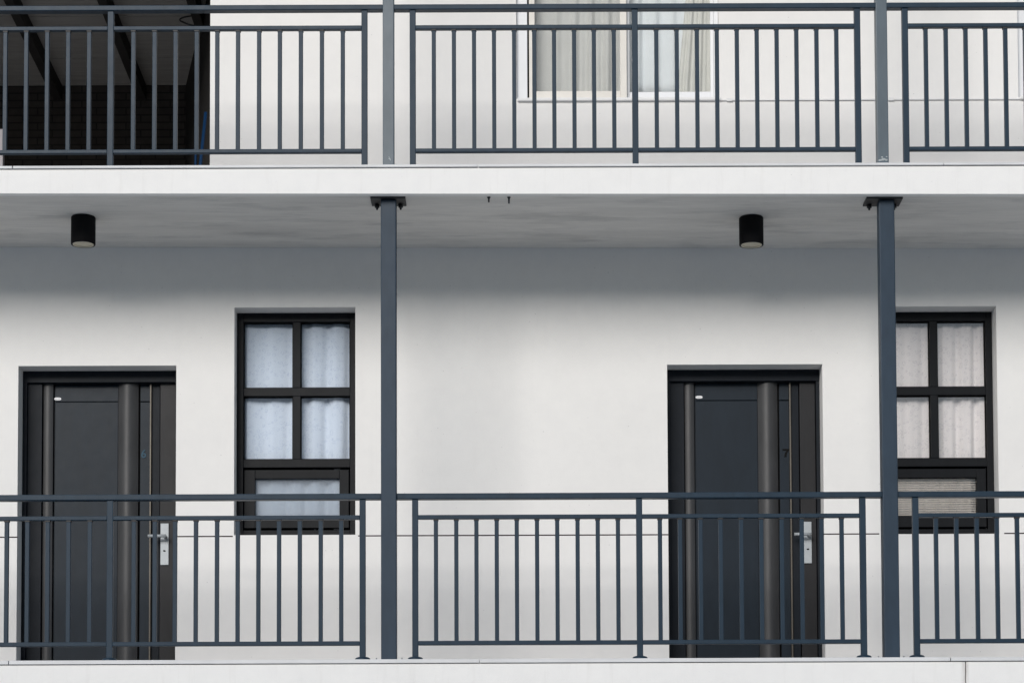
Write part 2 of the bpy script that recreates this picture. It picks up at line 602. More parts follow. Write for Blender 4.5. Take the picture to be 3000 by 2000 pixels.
# --- upper slab: concrete soffit, plaster fascia strip, edge tiles
def deck(name_prefix, zt, z_tile, zb_f, zb_s, ydeep):
    m = MB()
    xa, xb = X0, X1
    zt0 = z_tile
    m.hexa([(xa, 0.056, zb_s(xa, 0.056)), (xb, 0.056, zb_s(xb, 0.056)), (xb, YW - 0.001, zb_s(xb, YW)), (xa, YW - 0.001, zb_s(xa, YW))],
           [(xa, 0.056, zt0), (xb, 0.056, zt0), (xb, YW - 0.001, zt0), (xa, YW - 0.001, zt0)])
    s = m.build(name_prefix, SOFFIT, bld)
    f = MB()
    f.hexa([(xa, 0.0, zb_f(xa)), (xb, 0.0, zb_f(xb)), (xb, 0.055, zb_f(xb)), (xa, 0.055, zb_f(xa))],
           [(xa, 0.0, zt0 - 0.004), (xb, 0.0, zt0 - 0.004), (xb, 0.055, zt0 - 0.004), (xa, 0.055, zt0 - 0.004)])
    f.build('slab_fascia', FASCIA, bld, bevel=0.004)
    t = MB()
    x = xa
    while x < xb:                            # floor tiles with tiny open joints along the edge
        t.box(x, min(x + 2.995, xb), -0.012, ydeep, zt0, zt)
        x += 3.0
    t.build('deck_paving', TILE, bld, bevel=0.003)
    return s


deck('walkway_slab', Z2, Z2T, fascia_bottom, soffit, YW - 0.003)
low_soff = lambda x, y=0: Z1 - 0.19
# lower slab fascia: two plaster lengths with the open joint seen under the right railing
jx = wx(2829, 1965, 0.0)
f = MB()
f.box(X0, jx - 0.0025, 0.0, 0.055, Z1 - 0.20, Z1T - 0.004)
f.box(jx + 0.0025, X1, 0.0, 0.055, Z1 - 0.20, Z1T - 0.004)
f.build('slab_fascia', stained_fascia(jx), bld, bevel=0.003)
m = MB(); m.box(X0, X1, 0.056, YW + 0.3, Z1 - 0.19, Z1T); m.build('walkway_slab', SOFFIT, bld)
t = MB(); x = X0
while x < X1:
    t.box(x, min(x + 2.995, X1), -0.012, YW - 0.003, Z1T, Z1); x += 3.0
t.build('deck_paving', TILE, bld, bevel=0.003)
# ground storey wall below
MB().box(X0, X1, YW, YW + 0.2, 0.0, Z1 - 0.192).build('ground_storey_wall', WALL, bld)
# roof with its edge
MB().box(X0, X1, -0.05, 6.2, ZR, ZR + 0.16).build('roof', ROOFM, bld, bevel=0.01)

# --- open covered area at the upper left
YB = 4.7
bw_z = wz(220, 252, YB)                      # where ceiling meets the brick wall
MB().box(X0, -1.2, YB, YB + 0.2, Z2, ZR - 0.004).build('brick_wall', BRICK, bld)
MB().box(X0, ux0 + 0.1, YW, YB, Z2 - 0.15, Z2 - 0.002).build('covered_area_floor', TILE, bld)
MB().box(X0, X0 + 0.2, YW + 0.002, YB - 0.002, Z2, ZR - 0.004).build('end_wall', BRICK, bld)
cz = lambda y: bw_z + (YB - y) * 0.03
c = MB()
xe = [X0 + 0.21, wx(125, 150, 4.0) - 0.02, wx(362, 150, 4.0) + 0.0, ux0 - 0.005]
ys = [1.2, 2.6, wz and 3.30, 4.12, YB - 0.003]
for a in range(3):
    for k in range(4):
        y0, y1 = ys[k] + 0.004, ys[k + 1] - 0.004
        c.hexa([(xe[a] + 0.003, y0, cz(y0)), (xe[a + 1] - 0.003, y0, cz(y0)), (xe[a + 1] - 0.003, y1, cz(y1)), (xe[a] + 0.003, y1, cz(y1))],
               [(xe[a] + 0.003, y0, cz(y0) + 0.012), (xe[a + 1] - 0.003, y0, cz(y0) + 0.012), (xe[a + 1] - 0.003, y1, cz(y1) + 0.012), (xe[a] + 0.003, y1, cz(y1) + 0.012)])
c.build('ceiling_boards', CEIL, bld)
for k in range(3):                           # dark beams running back under the boards
    # left lower edge of each beam measured at the back of the ceiling
    px, py = ((159, 249), (405, 246), (640, 240))[k]
    bx = wx(px, py, YB)
    bm_ = MB()
    wdt, hgt = 0.07, 0.13
    y0, y1 = 1.2, YB - 0.004
    bm_.hexa([(bx, y0, cz(y0) - hgt), (bx + wdt, y0, cz(y0) - hgt), (bx + wdt, y1, cz(y1) - hgt), (bx, y1, cz(y1) - hgt)],
             [(bx, y0, cz(y0) - 0.002), (bx + wdt, y0, cz(y0) - 0.002), (bx + wdt, y1, cz(y1) - 0.002), (bx, y1, cz(y1) - 0.002)])
    bm_.build('ceiling_beam', BEAMM, bld)
    if k == 1:
        cd = MB().tube([(bx - 0.02, y0, cz(y0) - hgt * 0.4), (bx - 0.02, y1, cz(y1) - hgt * 0.4)], 0.010)
        cd.build('beam_conduit', PIPE, bld)
        beam2 = bx
# dark boarded partition that closes the right side at an angle
pa = Vector((ux0 - 0.01, 1.9)); pb = Vector((wx(545, 243, YB), YB - 0.01))
dn = (pb - pa).normalized(); nn = Vector((-dn.y, dn.x)) * 0.05
MB().hexa([(pa.x, pa.y, Z2), (pa.x + 0.05, pa.y, Z2), (pb.x + 0.05, pb.y, Z2), (pb.x, pb.y, Z2)],
          [(pa.x, pa.y, ZR - 0.01), (pa.x + 0.05, pa.y, ZR - 0.01), (pb.x + 0.05, pb.y, ZR - 0.01), (pb.x, pb.y, ZR - 0.01)]).build('side_partition', BEAMM, bld)

# --- conduit line on the upper wall
cd = MB()
za, zb_ = wz(1535, 292, YW - 0.012), wz(2990, 299, YW - 0.012)
xa, xb = wx(2108, 292, YW), X1 - 0.05
zc = wz(2300, 293.5, YW)
cd.box(xa, xb, YW - 0.012, YW - 0.001, zc - 0.006, zc + 0.006)
for pxc in (2137, 2610):
    xx = wx(pxc, 293, YW); cd.box(xx - 0.02, xx + 0.02, YW - 0.015, YW - 0.001, zc - 0.011, zc + 0.011)
cd.build('wall_conduit', PLAST, bld, bevel=0.002)


# --- doors
def text_mesh(name, body, size, mat, parent, pos, extrude=0.003, sx=1.0):
    cu = bpy.data.curves.new(name, 'FONT')
    cu.body = body; cu.size = size; cu.extrude = extrude; cu.align_x = 'CENTER'; cu.align_y = 'CENTER'
    cu.offset = size * 0.022
    tmp = bpy.data.objects.new(name + '_tmp', cu)
    col.objects.link(tmp)
    dg = bpy.context.evaluated_depsgraph_get()
    me = bpy.data.meshes.new_from_object(tmp.evaluated_get(dg))
    bpy.data.objects.remove(tmp)
    me.name = name
    me.transform(Matrix.Rotation(math.pi / 2, 4, 'X') @ Matrix.Diagonal((sx, 1, 1, 1)))
    me.materials.clear(); me.materials.append(mat)
    o = bpy.data.objects.new(name, me)
    w = Vector((0, 0, 0)); p = parent
    while p: w += p.location; p = p.parent
    o.location = Vector(pos) - w
    link(o, parent)
    return o


def arc_profile(xa, xb, yf, yb, depth, n=14):
    """bulging front between xa and xb; front-most at yf, edges at yf+depth, back at yb"""
    pts = []
    for i in range(n + 1):
        u = i / n
        x = xa + (xb - xa) * u
        y = yf + depth * (1 - math.sin(math.pi * (0.06 + 0.88 * u)))
        pts.append((x, y))
    pts += [(xb, yb), (xa, yb)]
    return pts


def make_door(x0, x1, zh, number, numat, label):
    W = x1 - x0
    s = W / 1.075
    X = lambda u: x0 + u * s
    yd = YW + RD                              # frame face
    zb, zt = Z1 + 0.004, zh - 0.0
    # leaf: the parent part of everything else on the door; it sits well back in its frame
    lf = MB()
    yl = yd + 0.066
    yb = yd + 0.125
    zk = zh - 0.080                           # underside of the head
    lf.box(X(.205), X(.655), yl + 0.010, yb, Z1 + 0.012, zk - 0.004)
    d = lf.build('door', DOORM, bld, bevel=0.002, base=((x0 + x1) / 2, yd, Z1), label=label)
    fr = MB()
    fr.box(x0 + 0.001, x1 - 0.001, yd, yb, zk, zh - 0.001)                           # head
    fr.box(x0 + 0.0005, X(.030), yd + 0.002, yb - 0.001, zb, zk - 0.0005)             # jambs
    fr.box(X(.0305), X(.128), yd + 0.030, yb - 0.002, zb, zk - 0.0008)
    fr.box(X(1.050), x1 - 0.001, yd + 0.006, yb - 0.001, zb, zk - 0.0005)
    fr.box(x0 + 0.02, x1 - 0.02, yb + 0.001, yb + 0.02, zb, zh - 0.02)                # backing
    fr.box(x0 + 0.002, x1 - 0.002, yd + 0.010, yb - 0.004, Z1 + 0.0005, Z1 + 0.0035)  # threshold
    fr.build('door_frame', DOORF, d, bevel=0.003)
    tr = MB()                                 # bowed trims
    tr.prism(arc_profile(X(.134), X(.200), yd + 0.040, yb - 0.003, 0.014), zb + 0.004, zk - 0.001)
    tr.build('bowed_jamb_trim', BRONZE, d)
    hp = MB()
    hp.prism(arc_profile(X(.647), X(.786), yd + 0.026, yb - 0.003, 0.046, 20), zb + 0.004, zk - 0.001)
    hp.build('bowed_pull_trim', BRONZE, d)
    zA, zB = Z1 + 0.155, zh - 0.203
    for nm, ua, ub in (('door_panel', .213, .645), ('number_panel', .799, .866)):     # panels with a groove at head and foot
        pn = MB()
        pn.box(X(ua), X(ub), yl, yl + 0.0095, zA + 0.004, zB - 0.004)
        pn.box(X(ua), X(ub), yl, yl + 0.0095, zB + 0.003, zk - 0.004)
        pn.box(X(ua), X(ub), yl, yl + 0.0095, Z1 + 0.013, zA - 0.003)
        pn.build(nm, DOORM, d, bevel=0.0015)
    MB().box(X(.792), X(.8665), yl + 0.0105, yb - 0.004, zb + 0.004, zk - 0.002).build('panel_backing', GASKET, d)
    MB().box(X(.867), X(.878), yl - 0.024, yb - 0.004, zb + 0.004, zk - 0.001).build('pale_edge_strip', PALEEDGE, d, bevel=0.002)
    MB().box(X(.880), X(.934), yl - 0.004, yb - 0.004, zb + 0.004, zk - 0.001).build('meeting_strip', DOORF, d, bevel=0.002)
    MB().box(X(.939), X(1.047), yl - 0.026, yb - 0.004, zb + 0.004, zk - 0.001).build('lock_stile', LOCKST, d, bevel=0.003)
    return d, X, yd


def finish_door(d, X, yd, number, numat, num_px, st_px, plate_px, lever_l):
    # number
    nx_, nz_ = at(*num_px, yd + 0.064)
    if number == '7':
        m = MB(); k = 0.0285
        poly = [(-.78, .98), (-.78, .60), (.26, .60), (-.10, .12), (-.30, -.45), (-.34, -.98), (.14, -.98), (.18, -.42), (.40, .12), (.78, .66), (.78, .98)]
        fr_ = [m.bm.verts.new((nx_ + p * k, yd + 0.0620, nz_ + q * k)) for p, q in poly]; bk = [m.bm.verts.new((nx_ + p * k, yd + 0.0665, nz_ + q * k)) for p, q in poly]
        m.bm.faces.new(fr_); m.bm.faces.new(bk[::-1])
        for q in range(len(poly)): m.bm.faces.new([fr_[q], fr_[(q + 1) % len(poly)], bk[(q + 1) % len(poly)], bk[q]])
        m.build('door_number', numat, d)
    else: text_mesh('door_number', number, 0.080, numat, d, (nx_, yd + 0.0650, nz_), 0.003, 0.95)
    # maker's sticker: white oval with unreadable print
    sx, sz = at(*st_px, yd + 0.064)
    m = MB()
    seg = 24
    for mi, (a, b_, yy) in enumerate(((0.0245, 0.0095, 0.0022),)):
        pts = []
        for k in range(seg):
            ang = 2 * math.pi * k / seg
            ca, sa = math.cos(ang), math.sin(ang)
            pts.append((sx + a * math.copysign(abs(ca) ** 0.7, ca), sz + b_ * math.copysign(abs(sa) ** 0.7, sa)))
        fr_ = [m.bm.verts.new((p, yd + 0.066 - yy, q)) for p, q in pts]
        bk = [m.bm.verts.new((p, yd + 0.0658, q)) for p, q in pts]
        m.bm.faces.new(fr_); m.bm.faces.new(bk[::-1])
        for k in range(seg): m.bm.faces.new([fr_[k], fr_[(k + 1) % seg], bk[(k + 1) % seg], bk[k]])
    for k in range(4):
        m.box(sx - 0.0165 + k * 0.0088, sx - 0.0115 + k * 0.0088, yd + 0.0630, yd + 0.0638, sz - 0.0035, sz + 0.0035, 1)
    m.build('door_sticker', [WHITEP, INK], d)
    # handle set
    (pl, pt), (pr, pb_) = at(plate_px[0], plate_px[2], yd + 0.030), at(plate_px[1], plate_px[3], yd + 0.030)
    m = MB()
    m.box(pl, pr, yd + 0.030, yd + 0.0395, pb_, pt)
    h = m.build('handle_plate', SILVER, d, bevel=0.003)
    m = MB()
    cx = pl + (pr - pl) * 0.62
    zc_ = pt - (pt - pb_) * 0.335
    ring = []
    m.tube([(cx, yd + 0.030, zc_), (cx, yd - 0.026, zc_)], 0.0125, 16)
    m.tube([(cx + 0.012, yd - 0.023, zc_), (cx - 0.05, yd - 0.025, zc_), (lever_l, yd - 0.020, zc_ + 0.001)], 0.0112, 14)
    m.build('lever_handle', SILVER, d)
    m = MB()
    m.lathe(0, 0, [(0.0001, 0), (0.011, 0), (0.011, 0.004), (0.0001, 0.004)], 20)
    bmesh.ops.transform(m.bm, matrix=Matrix.Translation(((pl + pr) / 2 - 0.001, yd + 0.0295, pt - (pt - pb_) * 0.66)) @ Matrix.Rotation(math.pi / 2, 4, 'X') @ Matrix.Diagonal((0.8, 0.42, 1, 1)), verts=m.bm.verts)
    m.build('keyhole', GASKET, d)


d1, XA, yda = make_door(*d1x, d1z, '6', NUMB, 'charcoal entry door with a bluish raised number 6')
finish_door(d1, XA, yda, '6', NUMB, (421, 1330), (169, 1168), (470, 494, 1532, 1654), wx(435, 1573, yda))
d2, XB_, ydb = make_door(*d2x, d2z, '7', NUMK, 'charcoal entry door with a black number 7')
finish_door(d2, XB_, ydb, '7', NUMK, (2302, 1326), (2048, 1163), (2355, 2379, 1527, 1649), wx(2326, 1567, ydb))


# --- lower windows
def make_window(x0, x1, z0, z1, g_top, g_bot, label, xm=None):
    W, H = x1 - x0, z1 - z0
    yf = YW + RD - 0.002
    fx0, fx1, fz0, fz1 = x0 + 0.001, x1 - 0.001, z0 + 0.001, z1 - 0.001
    Zf = lambda py: fz1 - (py - 917.6 + 18) / (1566 - 900) * H    # fraction of the measured photo height
    s = 1.0
    T, MUL = 0.046 * s, 0.054
    z_bar_t, z_bar_b = z1 - 0.355 * H + 0.019, z1 - 0.355 * H - 0.040
    z_bar_t = z1 - (1124 - 900 - 3) / 666 * H
    z_bar_b = z1 - (1151 - 900 - 5) / 666 * H
    z_rail_t = z1 - (1337 - 900 - 5) / 666 * H
    z_rail_b = z1 - (1357 - 900) / 666 * H
    xm = xm or (fx0 + fx1) / 2
    m = MB()
    m.box(fx0, fx0 + T, yf, yf + 0.08, fz0, fz1)
    m.box(fx1 - T, fx1, yf, yf + 0.08, fz0, fz1)
    m.box(fx0 + T, fx1 - T, yf, yf + 0.08, fz1 - 0.062, fz1)
    m.box(fx0 + T, fx1 - T, yf, yf + 0.08, fz0, fz0 + 0.058)
    m.box(fx0 + T, fx1 - T, yf + 0.002, yf + 0.078, z_rail_b, z_rail_t)
    m.box(fx0 + T, fx1 - T, yf + 0.004, yf + 0.076, z_bar_b, z_bar_t)
    m.box(xm - MUL / 2, xm + MUL / 2, yf + 0.003, yf + 0.077, z_bar_t, fz1 - 0.062)
    m.box(xm - MUL / 2, xm + MUL / 2, yf + 0.003, yf + 0.077, z_rail_t, z_bar_b)
    w = m.build('window', WINF, bld, bevel=0.003, base=(xm, yf, z0), label=label)
    panes = [(fx0 + T, xm - MUL / 2, z_bar_t, fz1 - 0.062), (xm + MUL / 2, fx1 - T, z_bar_t, fz1 - 0.062),
             (fx0 + T, xm - MUL / 2, z_rail_t, z_bar_b), (xm + MUL / 2, fx1 - T, z_rail_t, z_bar_b)]
    for (a, b_, c_, d_) in panes:
        MB().box(a - 0.004, b_ + 0.004, yf + 0.034, yf + 0.040, c_ - 0.004, d_ + 0.004).build('pane', g_top, w)
        g = MB()                              # thin glazing bead
        e = 0.006
        g.box(a, b_, yf + 0.024, yf + 0.033, d_ - e, d_); g.box(a, b_, yf + 0.024, yf + 0.033, c_, c_ + e)
        g.box(a, a + e, yf + 0.0245, yf + 0.033, c_ + e, d_ - e); g.box(b_ - e, b_, yf + 0.0245, yf + 0.033, c_ + e, d_ - e)
        g.build('glazing_bead', GASKET, w)
    # awning sash
    sx0, sx1 = fx0 + T + 0.006, fx1 - T + 0.004 - 0.012
    sz1, sz0 = z_rail_b - 0.014, fz0 + 0.058 + 0.016
    gx0, gx1 = fx0 + 0.128 * s, fx1 - 0.120 * s
    gz1 = z1 - (1391 - 900 - 2) / 666 * H
    gz0 = sz0 + 0.082
    m = MB()
    y0 = yf + 0.010
    m.box(sx0, gx0, y0, y0 + 0.05, sz0, sz1); m.box(gx1, sx1, y0, y0 + 0.05, sz0, sz1)
    m.box(gx0, gx1, y0, y0 + 0.05, gz1, sz1); m.box(gx0, gx1, y0, y0 + 0.05, sz0, gz0)
    m.build('awning_sash', WINF, w, bevel=0.003)
    m = MB()
    m.box(sx0 - 0.005, sx1 + 0.005, y0 + 0.051, y0 + 0.06, sz0 - 0.015, sz0); m.box(sx0 - 0.005, sx1 + 0.005, y0 + 0.051, y0 + 0.06, sz1, sz1 + 0.013)
    m.box(sx0 - 0.005, sx0, y0 + 0.051, y0 + 0.06, sz0, sz1); m.box(sx1, sx1 + 0.012, y0 + 0.051, y0 + 0.06, sz0, sz1)
    m.build('sash_gasket', GASKET, w)
    MB().box(gx0 - 0.003, gx1 + 0.003, y0 + 0.026, y0 + 0.032, gz0 - 0.003, gz1 + 0.003).build('awning_pane', g_bot, w)
    return yf, (fx0 + T, fx1 - T), (fz0 + 0.05, fz1 - 0.05), (gx0, gx1, gz0, gz1)


def curtain(name, x0, x1, z0, z1, y, folds, amp, mat, seed, label, group=None, flare=None, mats=None, hem=None):
    rnd = random.Random(seed)
    m = MB(); bm = m.bm
    nx, nz = max(60, folds * 14), 14
    ph = [rnd.uniform(0, 6.28) for _ in range(4)]
    V = []
    for j in range(nz + 1):
        v = j / nz
        row = []
        for i in range(nx + 1):
            u = i / nx
            k = u + 0.012 * math.sin(9 * u + ph[0]) + 0.02 * math.sin(3.3 * u + ph[3] + v * 0.6)
            a = amp * (0.55 + 0.45 * v) * (0.65 + 0.35 * math.sin(5 * u + ph[1]))
            yy = y + a * (math.sin(k * folds * 6.283 + ph[2]) - 0.35 * abs(math.sin(k * folds * 6.283 * 0.5 + ph[3])) ** 6 * 2 + 0.35 * math.sin(k * folds * 12.9 + ph[0] + v))
            xx = x0 + (x1 - x0) * u
            if flare: xx += flare(u, 1 - v)
            row.append(bm.verts.new((xx, yy, z1 + (z0 - z1) * v)))
        V.append(row)
    for j in range(nz):
        for i in range(nx):
            f_ = bm.faces.new([V[j][i], V[j + 1][i], V[j + 1][i + 1], V[j][i + 1]])
            f_.smooth = True
            if hem is not None and j >= nz - hem: f_.material_index = 1
    o = m.build(name, mats or mat, base=((x0 + x1) / 2, y, z0))
    sm = o.modifiers.new('cloth_thickness', 'SOLIDIFY'); sm.thickness = 0.0015
    return tag(o, label, 'curtain', group)


LABW1 = 'black framed window behind the railing, its curtains tinted blue'
LABW2 = 'black framed window partly hidden by a post, with a slatted blind in its lower sash'
y1_, xr1, zr1, aw1 = make_window(*w1x, *w1z, GLASS_B, GLASS_FB, LABW1)
y2_, xr2, zr2, aw2 = make_window(*w2x, *w2z, GLASS_N, GLASS_FN, LABW2, wx(2735, 1030, YW + RD))
curtain('lace_curtain', xr1[0] - 0.02, xr1[1] + 0.02, zr1[0], zr1[1] + 0.03, y1_ + 0.082, 5, 0.020, LACE_A, 3,
        'white lace curtain tinted blue behind the window between door 6 and the post', 'lace curtains')
curtain('lace_curtain', xr2[0] - 0.02, xr2[1] + 0.02, zr2[0], zr2[1] + 0.03, y2_ + 0.088, 6, 0.021, LACE_B, 11,
        'ivory patterned lace curtain in the window right of door 7', 'lace curtains')
# venetian blind behind the right awning sash
m = MB()
z = aw2[2] - 0.01
while z < aw2[3] + 0.02:
    m.hexa([(aw2[0] - 0.02, y2_ + 0.050, z), (aw2[1] + 0.02, y2_ + 0.050, z), (aw2[1] + 0.02, y2_ + 0.062, z + 0.007), (aw2[0] - 0.02, y2_ + 0.062, z + 0.007)],
           [(aw2[0] - 0.02, y2_ + 0.050, z + 0.0012), (aw2[1] + 0.02, y2_ + 0.050, z + 0.0012), (aw2[1] + 0.02, y2_ + 0.062, z + 0.0082), (aw2[0] - 0.02, y2_ + 0.062, z + 0.0082)])
    z += 0.0165
tag(m.build('slatted_blind', BLIND, base=((aw2[0] + aw2[1]) / 2, y2_ + 0.056, aw2[2])),
    'beige slatted blind in the low sash of the window right of door 7', 'blind')


# --- upper sliding windows
def make_slider(x0, x1, z0, z1, label):
    yf = YW + 0.030
    W = x1 - x0
    u = W / (2106 - 1513)
    X = lambda px: x0 + (px - 1513) * u
    m = MB()
    m.box(x0 + 0.001, X(1545), yf, yf + 0.09, z0 + 0.001, z1 - 0.001)
    m.box(X(2093), x1 - 0.001, yf, yf + 0.09, z0 + 0.001, z1 - 0.001)
    m.box(X(1545), X(2093), yf, yf + 0.09, z1 - 0.05, z1 - 0.001)
    m.box(X(1545), X(2093), yf, yf + 0.09, z0 + 0.001, z0 + 0.012)
    w = m.build('sliding_window', WALU, bld, bevel=0.003, base=((x0 + x1) / 2, yf, z0), label=label)
    MB().box(X(1545), X(1551), yf + 0.03, yf + 0.08, z0 + 0.012, z1 - 0.05).build('track_gap', GASKET, w)
    sl = MB()                                 # left sash
    zb = z0 + 0.014
    sl.box(X(1550), X(1567), yf + 0.012, yf + 0.042, zb, z1 - 0.052)
    sl.box(X(1818), X(1837), yf + 0.006, yf + 0.042, zb, z1 - 0.052)
    sl.box(X(1567), X(1818), yf + 0.012, yf + 0.042, zb, zb + 0.058)
    sl.box(X(1567), X(1818), yf + 0.012, yf + 0.042, z1 - 0.10, z1 - 0.052)
    sl.build('left_sash', WALUC, w, bevel=0.003)
    sr = MB()
    sr.box(X(1838), X(1846), yf + 0.045, yf + 0.075, zb, z1 - 0.052)
    sr.box(X(2084), X(2093), yf + 0.045, yf + 0.075, zb, z1 - 0.052)
    sr.box(X(1846), X(2084), yf + 0.045, yf + 0.075, zb, zb + 0.062)
    sr.box(X(1846), X(2084), yf + 0.045, yf + 0.075, z1 - 0.10, z1 - 0.052)
    sr.build('right_sash', WALU, w, bevel=0.003)
    MB().box(X(1566), X(1819), yf + 0.024, yf + 0.029, zb + 0.056, z1 - 0.10).build('pane', GLASS_U, w)
    MB().box(X(1845), X(2085), yf + 0.057, yf + 0.062, zb + 0.060, z1 - 0.10).build('pane', GLASS_U, w)
    sb = MB()
    sb.box(x0 + 0.004, x1 + 0.01, YW - 0.022, yf - 0.001, z0 - 0.020, z0 + 0.004)
    sb.build('sill', PLAST, w, bevel=0.006)
    return X, yf, zb


XU, yu, zu = make_slider(*uwx, *uwz, 'white aluminium sliding window behind the middle upper railing')
curtain('drape', XU(1560), XU(1832), zu - 0.02, uwz[1], yu + 0.135, 5, 0.028, CLOTH_G, 21,
        'grey beige drape in the left pane of the upper sliding window', 'drapes in the upper window')
curtain('drape', XU(1840), XU(2040), zu + 0.09, uwz[1], yu + 0.175, 4, 0.022, CLOTH_W, 22,
        'white drape in the right pane of the upper sliding window', 'drapes in the upper window')
curtain('drape', XU(1990), XU(2094), zu - 0.02, uwz[1], yu + 0.148, 3, 0.018, CLOTH_C, 23,
        'cream drape gathered at the right edge of the upper sliding window', 'drapes in the upper window',
        flare=lambda a, h: (1 - a) * max(0, h - 0.12) * 0.12)
curtain('drape', XU(1838), XU(2000), zu - 0.02, zu + 0.20, yu + 0.215, 5, 0.012, CLOTH_C, 24,
        'cream strip of cloth showing low under the white drape of the upper window', 'drapes in the upper window')
XV, yv, zv = make_slider(*vwx, *uwz, 'white sliding window cut off by the right edge of the photo')

# ------------------------------------------------------------------ posts (top level things)
def lower_post(px_l, px_r, label, plate_px):
    xa, xb = wx(px_l, 1250, YR - 0.05), wx(px_r, 1250, YR - 0.05)
    xc = (xa + xb) / 2
    hw = 0.05
    t = thing('support_post', label, 'post', (xc, YR, Z1), 'slate steel support posts')
    zt = soffit(xc, YR)
    MB().box(xc - hw, xc + hw, YR - 0.05, YR + 0.05, Z1 + 0.002, zt - 0.013).build('shaft', POST, t, bevel=0.006)
    p = MB()
    xl, xr = wx(plate_px[0], 590, YR), wx(plate_px[1], 590, YR)
    p.hexa([(xl, YR - 0.075, soffit(xl, YR) - 0.012), (xr, YR - 0.075, soffit(xr, YR) - 0.012), (xr, YR + 0.095, soffit(xr, YR + .09) - 0.012), (xl, YR + 0.095, soffit(xl, YR + .09) - 0.012)],
           [(xl, YR - 0.075, soffit(xl, YR - .07) - 0.0005), (xr, YR - 0.075, soffit(xr, YR - .07) - 0.0005), (xr, YR + 0.095, soffit(xr, YR + .09) - 0.0005), (xl, YR + 0.095, soffit(xl, YR + .09) - 0.0005)])
    tp = p.build('top_plate', BLACK, t, bevel=0.002)
    for bx in (xl + 0.036, xr - 0.036):
        b = MB()
        b.lathe(bx, YR + 0.055, [(0.001, zt - 0.05), (0.007, zt - 0.046), (0.008, zt - 0.034), (0.016, zt - 0.033), (0.016, zt - 0.0145), (0.001, zt - 0.0135)], 8)
        b.build('plate_bolt', BLACK, tp)
    for bx in (xc - 0.082, xc + 0.082):
        b = MB()
        b.lathe(bx, YR, [(0.009, Z1 + 0.0005), (0.009, Z1 + 0.016), (0.005, Z1 + 0.017), (0.005, Z1 + 0.026), (0.001, Z1 + 0.027)], 8)
        b.build('anchor_bolt', SILVER, t)
    return xc


def upper_post(px_l, px_r, label, chips):
    xa, xb = wx(px_l, 250, YR - 0.037), wx(px_r, 250, YR - 0.037)
    xc = (xa + xb) / 2
    hw = 0.037
    t = thing('support_post', label, 'post', (xc, YR, Z2), 'slate steel support posts')
    MB().box(xc - hw, xc + hw, YR - 0.037, YR + 0.037, Z2 + 0.002, ZR - 0.011).build('shaft', POST_UP, t, bevel=0.005)
    MB().box(xc - 0.09, xc + 0.09, YR - 0.08, YR + 0.08, ZR - 0.010, ZR - 0.0005).build('top_plate', POST, t, bevel=0.002)
    ch = MB(); rnd = random.Random(int(px_l))
    for cx_, cz_, rr in chips:
        n = 9
        pts = [(xc + cx_ + rr * rnd.uniform(0.5, 1.25) * math.cos(2 * math.pi * k / n), Z2 + cz_ + rr * rnd.uniform(0.4, 0.9) * math.sin(2 * math.pi * k / n)) for k in range(n)]
        fr_ = [ch.bm.verts.new((p, YR - 0.0376, q)) for p, q in pts]; bk = [ch.bm.verts.new((p, YR - 0.0368, q)) for p, q in pts]
        ch.bm.faces.new(fr_); ch.bm.faces.new(bk[::-1])
        for k in range(n): ch.bm.faces.new([fr_[k], fr_[(k + 1) % n], bk[(k + 1) % n], bk[k]])
    ch.build('paint_chip', CHIP, t)
    return xc


pl1 = lower_post(1116, 1161, 'lower slate post beside the blue tinted window, under the slab', (1087, 1189))
pl2 = lower_post(2586, 2626, 'lower slate post between door 7 and the slatted blind window', (2534, 2640))
pu1 = upper_post(1121.5, 1154, 'upper slate post left of the upper sliding window', [(0.006, 0.075, 0.008), (0.012, 0.066, 0.005), (0.004, 0.085, 0.004)])
pu2 = upper_post(2564.5, 2605, 'upper slate post right of the upper sliding window', [(-0.02, 0.052, 0.012), (0.002, 0.058, 0.014), (0.02, 0.054, 0.011), (-0.006, 0.072, 0.007), (0.022, 0.075, 0.006)])


# ------------------------------------------------------------------ railings
bal_mesh = {}


